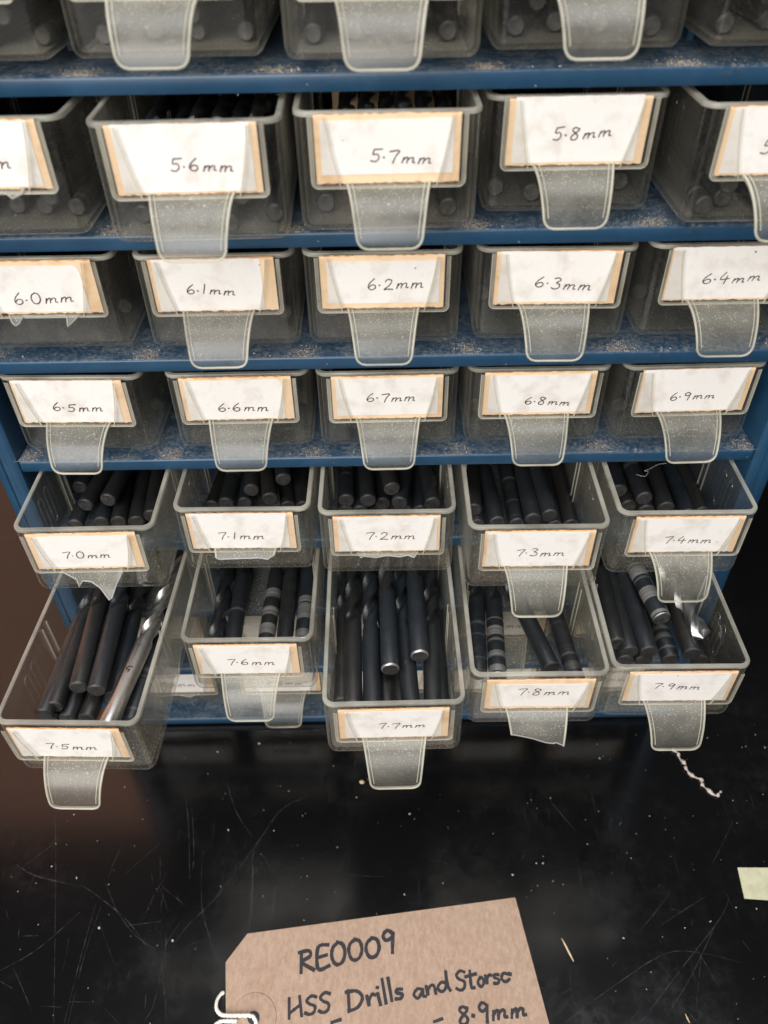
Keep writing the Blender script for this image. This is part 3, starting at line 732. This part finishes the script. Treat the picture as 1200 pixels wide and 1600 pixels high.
# ------------------------------------------------------------------ drill bits
_cache = {}
def drill_parts(dia, kind):
    key = (round(dia, 1), kind)
    if key in _cache: return _cache[key]
    R = dia/2; n = 28
    body = {'b': 'black', 't': 'black', 'e': 'black', 'w': 'worn', 'W': 'bands', 's': 'steel', 'S': 'steel'}[kind]
    circ = lambda r, y, a0=0.0: [(r*math.cos(2*math.pi*k/n + a0), y, -r*math.sin(2*math.pi*k/n + a0)) for k in range(n)]
    mb = MB()
    mb.loops([circ(R*.45, 0.12), circ(R - .55, 0.0), circ(R - .12, 0.35), circ(R, 0.75), circ(R, 14), circ(R, 28), circ(R, 41.0)], [1, 1 if kind not in 'e' else 2, 1 if kind not in 'eW' else 2, 0, 0, 0])
    endm = M['bare'] if kind in 'sS' else M['end']
    sh = mb.mesh('shank', [M[body], endm, M['bare']], 40)
    mb = MB(); lo = []; steps = 84; n2 = 36
    for i in range(steps + 1):
        y = 41.0 + 66.0*i/steps
        tw = 2*math.pi*(y - 41.0)/36.0
        dep = min(1.0, (y - 41.0)/7.0); dep = dep*dep*(3 - 2*dep)
        ring = []
        for k in range(n2):
            a = 2*math.pi*k/n2
            f = max(0.0, math.cos(2*a)) ** 0.6
            land = 0.035 if math.cos(2*a + .9) > -0.75 else 0.0
            r = R * (1 - dep*(0.60*f + land*(0 if f > 0 else 1)))
            ring.append((r*math.cos(a + tw), y, -r*math.sin(a + tw)))
        lo.append(ring)
    tip = lo[-1]
    for f, dy in ((.55, 1.0), (.06, 2.1)): lo.append([(x*f, 107.0 + dy, z*f) for x, y, z in tip])
    mb.loops(lo, 0)
    fl = mb.mesh('flutes', [M['steel' if kind == 's' else 'dull' if kind == 'S' else 'black']], 45)
    _cache[key] = (sh, fl)
    return sh, fl
ORD = ['leftmost', 'second from the left', 'third from the left', 'fourth from the left', 'fifth from the left', 'sixth from the left', 'seventh from the left', 'eighth from the left', 'ninth from the left', 'tenth from the left']
LOOK = {'b': 'black drill bit', 'w': 'scratched black drill bit', 'W': 'banded silver drill bit', 's': 'bright steel drill bit', 'e': 'silver-ended drill bit', 't': 'black drill bit with flutes forward', 'S': 'steel drill bit lying tip first'}
def place_drill(k, x, y, z, ang, kind, label, group, rnd, dia, roll=None):
    (ox, oy, oz), yaw = origin(k)
    c, s = math.cos(yaw), math.sin(yaw)
    L = 109.2
    sc = min(1.0, (147.6 - y) / (L*math.cos(ang)))
    if kind in 'tS':
        fx, fy = x - math.sin(ang)*L*sc, y + math.cos(ang)*L*sc
        px, py, a = fx, fy, ang + math.pi
    else: px, py, a = x, y, ang
    e = empty('drill_bit', (ox + px*c - py*s, oy + px*s + py*c, oz + z), a + yaw)
    e.rotation_euler = (0, rnd.uniform(0, 6.28) if roll is None else roll, a + yaw)
    e.scale = (1, sc, 1)
    tag(e, label, 'drill bit', group)
    sh, fl = drill_parts(dia, kind)
    obj('shank', sh, e); obj('flutes', fl, e)
    return e
rd = random.Random(5)
for k, L in DRILLS.items():
    order = sorted(range(len(L)), key=lambda i: L[i][0])
    sz = '%.1fmm' % size_of(k)
    for i, (x, y, z, ang, kind) in enumerate(L):
        lab = '%s in the open %s drawer, %s' % (LOOK[kind], sz, ORD[order.index(i)])
        e = place_drill(k, x, y, z, ang, kind, lab, 'drill bits in the %s drawer' % sz, rd, size_of(k) - 0.05, 0.0 if kind in 's' else None)
        if kind == 's':
            R = size_of(k)/2
            mb = lettering('5', (1.6, 27.0), (-1.6, 27.0), 3.4, 0.5, lambda u, v: (u, v, math.sqrt(max(R*R - u*u, 0)) + 0.03), rd)
            obj('engraved_mark', mb.mesh('engraved_mark', [M['marker']], 0), e)
rc = random.Random(23)
for row in 'ABCD':
    for ci in range(1, 6):
        k = row + str(ci); dia = size_of(k); r = dia/2
        if row == 'A': nm = '%s drawer of the blurred top row' % ('far left', 'second from the left', 'middle', 'second from the right', 'far right')[ci-1]
        elif k == 'B1': nm = 'cropped drawer left of the 5.6mm one'
        elif k == 'B5': nm = 'cropped drawer right of the 5.8mm one'
        else: nm = '%.1fmm drawer in %s row' % (dia, {'B': 'second', 'C': 'third', 'D': 'fourth'}[row])
        n = 5 if row == 'B' else 4
        grp = 'drill bits in the %s' % nm
        for i in range(n):
            x = -20 + 40*i/(n-1) + rc.uniform(-1.5, 1.5)
            place_drill(k, x, (3.0 if row == 'B' else 6.0 if row == 'A' else 16.0) + rc.uniform(0, 12), 1.6 + r, rc.uniform(-.02, .02), rc.choice('bbw'), 'drill bit dimly seen in the %s' % nm, grp, rc, dia)
        for i in range(2 if row in 'AB' else 0):
            place_drill(k, rc.uniform(-16, -3) + 18*i, (6 if row in 'AB' else 20) + rc.uniform(0, 14), 1.7 + r + 1.75*r, rc.uniform(-.05, .05), 'b', 'drill bit dimly seen in the %s' % nm, grp, rc, dia)
        if k in ('B2', 'B3'):
            for i in range(6):
                place_drill(k, -13 + 6.2*i + rc.uniform(-.6, .6), 14 + rc.uniform(0, 8), 26.5 + rc.uniform(-2, 2), rc.uniform(-.03, .03), 't', 'fluted drill end over the rim of the %s' % nm, grp, rc, dia)
(ox, oy, oz), yaw = origin('B3')
mb = MB(); mb.box(-19, 20, -0.2, 0.2, 0, 31.5)
o = tag(obj('paper_card', mb.mesh('paper_card', [M['card']], 0)), 'beige paper card standing inside the 5.7mm drawer behind the drills', 'card'); o.location = ((ox + .5)*MM, (oy + 60)*MM, (oz + 1.5)*MM)

# ------------------------------------------------------------------ dust lying on the shelves
def grain(mb, x, y, z, s, rnd, mi=0):
    a = rnd.uniform(0, 6.28); h = s*rnd.uniform(.4, .9)
    p = [(x + s*math.cos(a + q)*rnd.uniform(.5, 1), y + s*math.sin(a + q)*rnd.uniform(.5, 1), z) for q in (0, 2.1, 4.2)]
    mb.add(p + [(x + rnd.uniform(-.3, .3)*s, y + rnd.uniform(-.3, .3)*s, z + h)], [(0,1,3), (1,2,3), (2,0,3), (0,2,1)], mi)
gd = random.Random(3)
mb = MB()
for r_ in range(8):
    z = -r_*ROW - 4.68
    n = 520 if r_ < 4 else 150
    for i in range(n):
        grain(mb, gd.uniform(-147, 147), 0.7 + abs(gd.gauss(0, 3.2)), z, gd.uniform(.10, .26), gd, 0 if gd.random() < .45 else 1)
    for c_ in range(6):                # little drifts between the drawers
        x0 = (c_ - 2.5)*PITCH + gd.uniform(-1, 1)
        for i in range(int(n*.75)):
            grain(mb, x0 + gd.gauss(0, 3.0), max(.6, 3.5 + gd.gauss(0, 3.0)), z, gd.uniform(.12, .36), gd, 0 if gd.random() < .7 else 1)
    for i in range(10 if r_ < 4 else 3):
        grain(mb, gd.uniform(-147, 147), gd.uniform(.6, 4), z, gd.uniform(.4, .7), gd, 1)
tag(obj('shelf_dust', mb.mesh('shelf_dust', [M['dust'], M['dust_pale']], 0)), 'brown and grey dust along the blue shelf edges', None, kind='stuff')

# ------------------------------------------------------------------ things on the table
TZ = TABLE_Z
def chip(mb, x, y, s, rnd, z=TZ, mi=0):
    n = 6; a = rnd.uniform(0, 6.28); el = rnd.uniform(.3, .9)
    def ring(f, h): return [(x + s*f*math.cos(6.283*i/n)*math.cos(a) - s*f*el*math.sin(6.283*i/n)*math.sin(a) + rnd.uniform(-.12,.12)*s, y + s*f*math.cos(6.283*i/n)*math.sin(a) + s*f*el*math.sin(6.283*i/n)*math.cos(a) + rnd.uniform(-.12,.12)*s, z + h*s) for i in range(n)]
    mb.loops([ring(.7, 0), ring(1, .3), ring(.5, .75)], mi)
fr = random.Random(9); mb = MB()
for x, y in FLK: chip(mb, x, y, fr.choice([.25, .3, .4, .6])*fr.uniform(.8, 1.2), fr)
for i in range(130):
    chip(mb, fr.uniform(-190, 205), fr.uniform(-150, -5), fr.uniform(.10, .30), fr)
tag(obj('table_flecks', mb.mesh('table_flecks', [M['fleck']], 0)), 'white flecks scattered over the black table', None, kind='stuff')
mb = MB()
def ribbon(mb, pts, w, z, rnd):
    q = smooth_path(pts, 8) if len(pts) > 2 else [tuple(pts[0][j] + (pts[1][j]-pts[0][j])*i/10 for j in (0, 1)) for i in range(11)]
    vs = []
    for i, p in enumerate(q):
        a, b = q[max(i-1, 0)], q[min(i+1, len(q)-1)]
        tx, ty = b[0]-a[0], b[1]-a[1]; l = math.hypot(tx, ty) or 1
        ww = w/2*(0.25 + 0.75*math.sin(math.pi*(i+.5)/len(q)))*rnd.uniform(.6, 1.3)
        vs += [(p[0]-ty/l*ww, p[1]+tx/l*ww, z), (p[0]+ty/l*ww, p[1]-tx/l*ww, z)]
    mb.add(vs, [(2*i, 2*i+1, 2*i+3, 2*i+2) for i in range(len(q)-1)])
for i, s in enumerate(SCR):
    ribbon(mb, s, 0.42 if i < 8 else 0.3, TZ + .03 + .002*i, fr)
for i in range(45):
    reg = fr.random()
    if reg < .55: x, y = fr.uniform(-185, -70), fr.uniform(-150, -75)
    elif reg < .85: x, y = fr.uniform(70, 175), fr.uniform(-150, -75)
    else: x, y = fr.uniform(-120, 175), fr.uniform(-90, -10)
    a = fr.choice([fr.gauss(1.5, .25), fr.gauss(.9, .3), fr.uniform(0, 3.14)]); L = fr.choice([3, 5, 8, 14, 22])*fr.uniform(.6, 1.3)
    ribbon(mb, [(x, y), (x + L*.5*math.cos(a) + fr.uniform(-.5,.5), y + L*.5*math.sin(a)), (x + L*math.cos(a), y + L*math.sin(a))], fr.uniform(.15, .3), TZ + .11 + .001*i, fr)
tag(obj('table_scratches', mb.mesh('table_scratches', [M['scratch']], 0)), 'pale hairline scratches in the black table top', None, kind='stuff')

# luggage tag
A = Vector((57.8, -96.8)); ex = Vector((-1.0, -0.1128)).normalized(); ey = Vector((0.142, -0.990)).normalized()
def tp(u, v, z): q = A + ex*u + ey*v; return (q.x, q.y, z)
tagm = tag(empty('luggage_tag', tp(60, 30, TZ)), 'brown card luggage tag with black marker writing and a white string lying on the table', 'tag')
base = Vector(tagm.location) / MM
def rel(p): return (p[0]-base.x, p[1]-base.y, p[2]-base.z)
mb = MB()
poly = [(0.4, 0), (126.2, 0), (135.2, 9.8), (136.2, 11), (136.2, 57), (135, 58.4), (126, 68), (0.4, 68), (0, 67.5), (0, .4)]
lo = []
for z, ins in ((TZ + .12, .15), (TZ + .22, 0), (TZ + .62, 0), (TZ + .72, .12)):
    lo.append([rel(tp(u + (ins if u < 60 else -ins), v + (ins if v < 30 else -ins), z)) for u, v in poly])
mb.loops(lo, 0)
obj('card', mb.mesh('tag_card', [M['kraft']], 0), tagm)
hole = (124.4, 34.5)
mb = MB(); rr = []
for rad, z in ((9.8, .74), (9.6, .98), (9.2, 1.04), (2.6, 1.04)):
    rr.append([rel(tp(hole[0] + rad*math.cos(6.2832*i/40), hole[1] + rad*math.sin(6.2832*i/40), TZ + z)) for i in range(40)])
mb.loops(rr, 0, False, False)
obj('reinforcing_ring', mb.mesh('reinforcing_ring', [M['kraft']], 30), tagm)
mb = MB(); mb.loops([[rel(tp(hole[0] + 2.6*math.cos(6.2832*i/24), hole[1] + 2.6*math.sin(6.2832*i/24), TZ + z)) for i in range(24)] for z in (1.045, 1.05)], 0)
obj('hole', mb.mesh('hole', [M['marker']], 0), tagm)
mb = MB()
h3 = tp(hole[0], hole[1], TZ + 1.6)
def strand(pts, r):
    q = smooth_path(pts, 10)
    for ph in (0.0, 2.09, 4.19):
        mb.tube([rel((p[0] + r*.5*math.cos(i*.55 + ph), p[1] + r*.5*math.sin(i*.55 + ph), p[2] + r*.5*math.sin(i*.55 + ph + 1.2))) for i, p in enumerate(q)], r*.62, 0, 6)
strand([(h3[0]+1.6, h3[1]-2.5, TZ+1.3), (h3[0]-.4, h3[1]+.2, TZ+2.2), (h3[0]-6, h3[1]+.6, TZ+2.0), (-71.5, -144.2, TZ+1.8), (-75.0, -143.6, TZ+1.2), (-77.4, -141.2, TZ+.9), (-77.6, -138.0, TZ+.8), (-76.2, -135.6, TZ+.7), (-75.4, -135.2, TZ+.65)], .8)
strand([(h3[0]-7, h3[1]-1.5, TZ+1.8), (-72, -146.2, TZ+1.7), (-76, -146.6, TZ+1.0), (-78.5, -150, TZ+.9), (-81, -158, TZ+.9)], .75)
obj('string', mb.mesh('string', [M['string']], 60), tagm)
rw = random.Random(4)
to = lambda u, v: rel((u, v, TZ + .80))
mb = lettering('RE0009', (-42.4, -127.6), (2.4, -119.9), 9.2, 1.6, to, rw, .06)
m2 = [lettering('HSS', (-45.8, -145.6), (-27.0, -143.0), 7.4, 1.3, to, rw, .04), lettering('Drills', (-20.4, -143.4), (4.6, -138.2), 8.2, 1.4, to, rw, .04),
      lettering('and', (8.0, -138.9), (24.6, -135.9), 7.2, 1.3, to, rw, .05), lettering('Storsc.', (27.0, -135.8), (53.6, -132.0), 7.4, 1.3, to, rw, .05),
      lettering('8.9mm', (27.0, -149.0), (57.4, -145.6), 7.2, 1.3, to, rw, .05), lettering('-', (16.5, -151.0), (21.0, -150.2), 8.0, 1.3, to, rw), lettering('5', (-28.0, -155.2), (-22.6, -154.4), 8.4, 1.3, to, rw)]
obj('heading', mb.mesh('marker_heading', [M['marker']], 0), tagm)
mb = MB()
for q in m2: mb.add(q.v, q.f)
obj('writing', mb.mesh('marker_writing', [M['marker']], 0), tagm)

# strip of yellowed tape at the right edge
mb = MB()
tv = [(167.5, -84.4), (165.8, -98.9), (186, -100.6), (190, -84.9)]
mb.loops([[(x - 170, y + 92, z) for x, y in tv] for z in (.06, .26)], 0)
tag(obj('tape_piece', mb.mesh('tape_piece', [M['tape']], 0), None, (170, -92, TZ)), 'short piece of yellowed tape stuck to the table at the right edge', 'tape')
mb = MB(); mb.tube([(-1.9, 4.9, .5), (-.9, 2.2, .75), (.5, -1.6, .7), (1.8, -4.8, .45)], [.14, .45, .5, .2], 0, 6)
tag(obj('wood_splinter', mb.mesh('wood_splinter', [M['splinter']], 0), None, (78.4, -120.0, TZ)), 'pale wooden splinter on the table right of the luggage tag', 'splinter')
mb = MB(); mb.tube([(0, 1.6, .4), (.3, 0, .5), (.9, -1.8, .35)], [.15, .35, .15], 0, 5)
tag(obj('wood_splinter', mb.mesh('small_splinter', [M['splinter']], 0), None, (124.0, -147.5, TZ)), 'tiny pale splinter at the bottom edge of the picture', 'splinter')
mb = MB()
tw = [(153.4,-20.6),(155.9,-22.9),(156.2,-25.4),(158.1,-29.7),(157.6,-32.4),(159.7,-35.7),(163.9,-38.7),(163.2,-41.0),(164.9,-43.1),(168.7,-47.8),(170.4,-46.6),(172.2,-45.3)]
q = smooth_path([(x - 160, y + 32, 1.0 + .5*math.sin(i*2.1)) for i, (x, y) in enumerate(tw)], 6)
mb.tube([(a, b, c + .2*math.sin(i*1.3)) for i, (a, b, c) in enumerate(q)], [max(.2, .6 + .4*math.sin(i*.9) + fr.uniform(-.2, .2)) * (1 if i < len(q)-8 else .6) for i in range(len(q))], 0, 6)
tag(obj('paper_twist', mb.mesh('paper_twist', [M['twist']], 30), None, (160, -32, TZ)), 'crumpled twist of torn paper on the table below the 7.9mm drawer', 'paper scrap')
mb = MB(); chip(mb, 0, 0, 1.5, fr, 0.0); 
tag(obj('crumb', mb.mesh('crumb', [M['splinter']], 0), None, (-15.6, -36.4, TZ)), 'pinkish crumb on the table below the 7.7mm tab', 'crumb')
(ox, oy, oz), yaw = origin('E5')
mb = MB(); mb.tube(smooth_path([(0,0,0),(3,-2,.6),(5,.5,1),(3.5,1,1.2),(6,2,1.4),(10,4,2.2),(14,5,2.0)], 6), .13, 0, 5)
tag(obj('fluff_thread', mb.mesh('fluff_thread', [M['hair']], 0), None, (ox - 6, oy + 44, oz + 17)), 'fine grey thread lying across the drills in the 7.4mm drawer', 'thread')
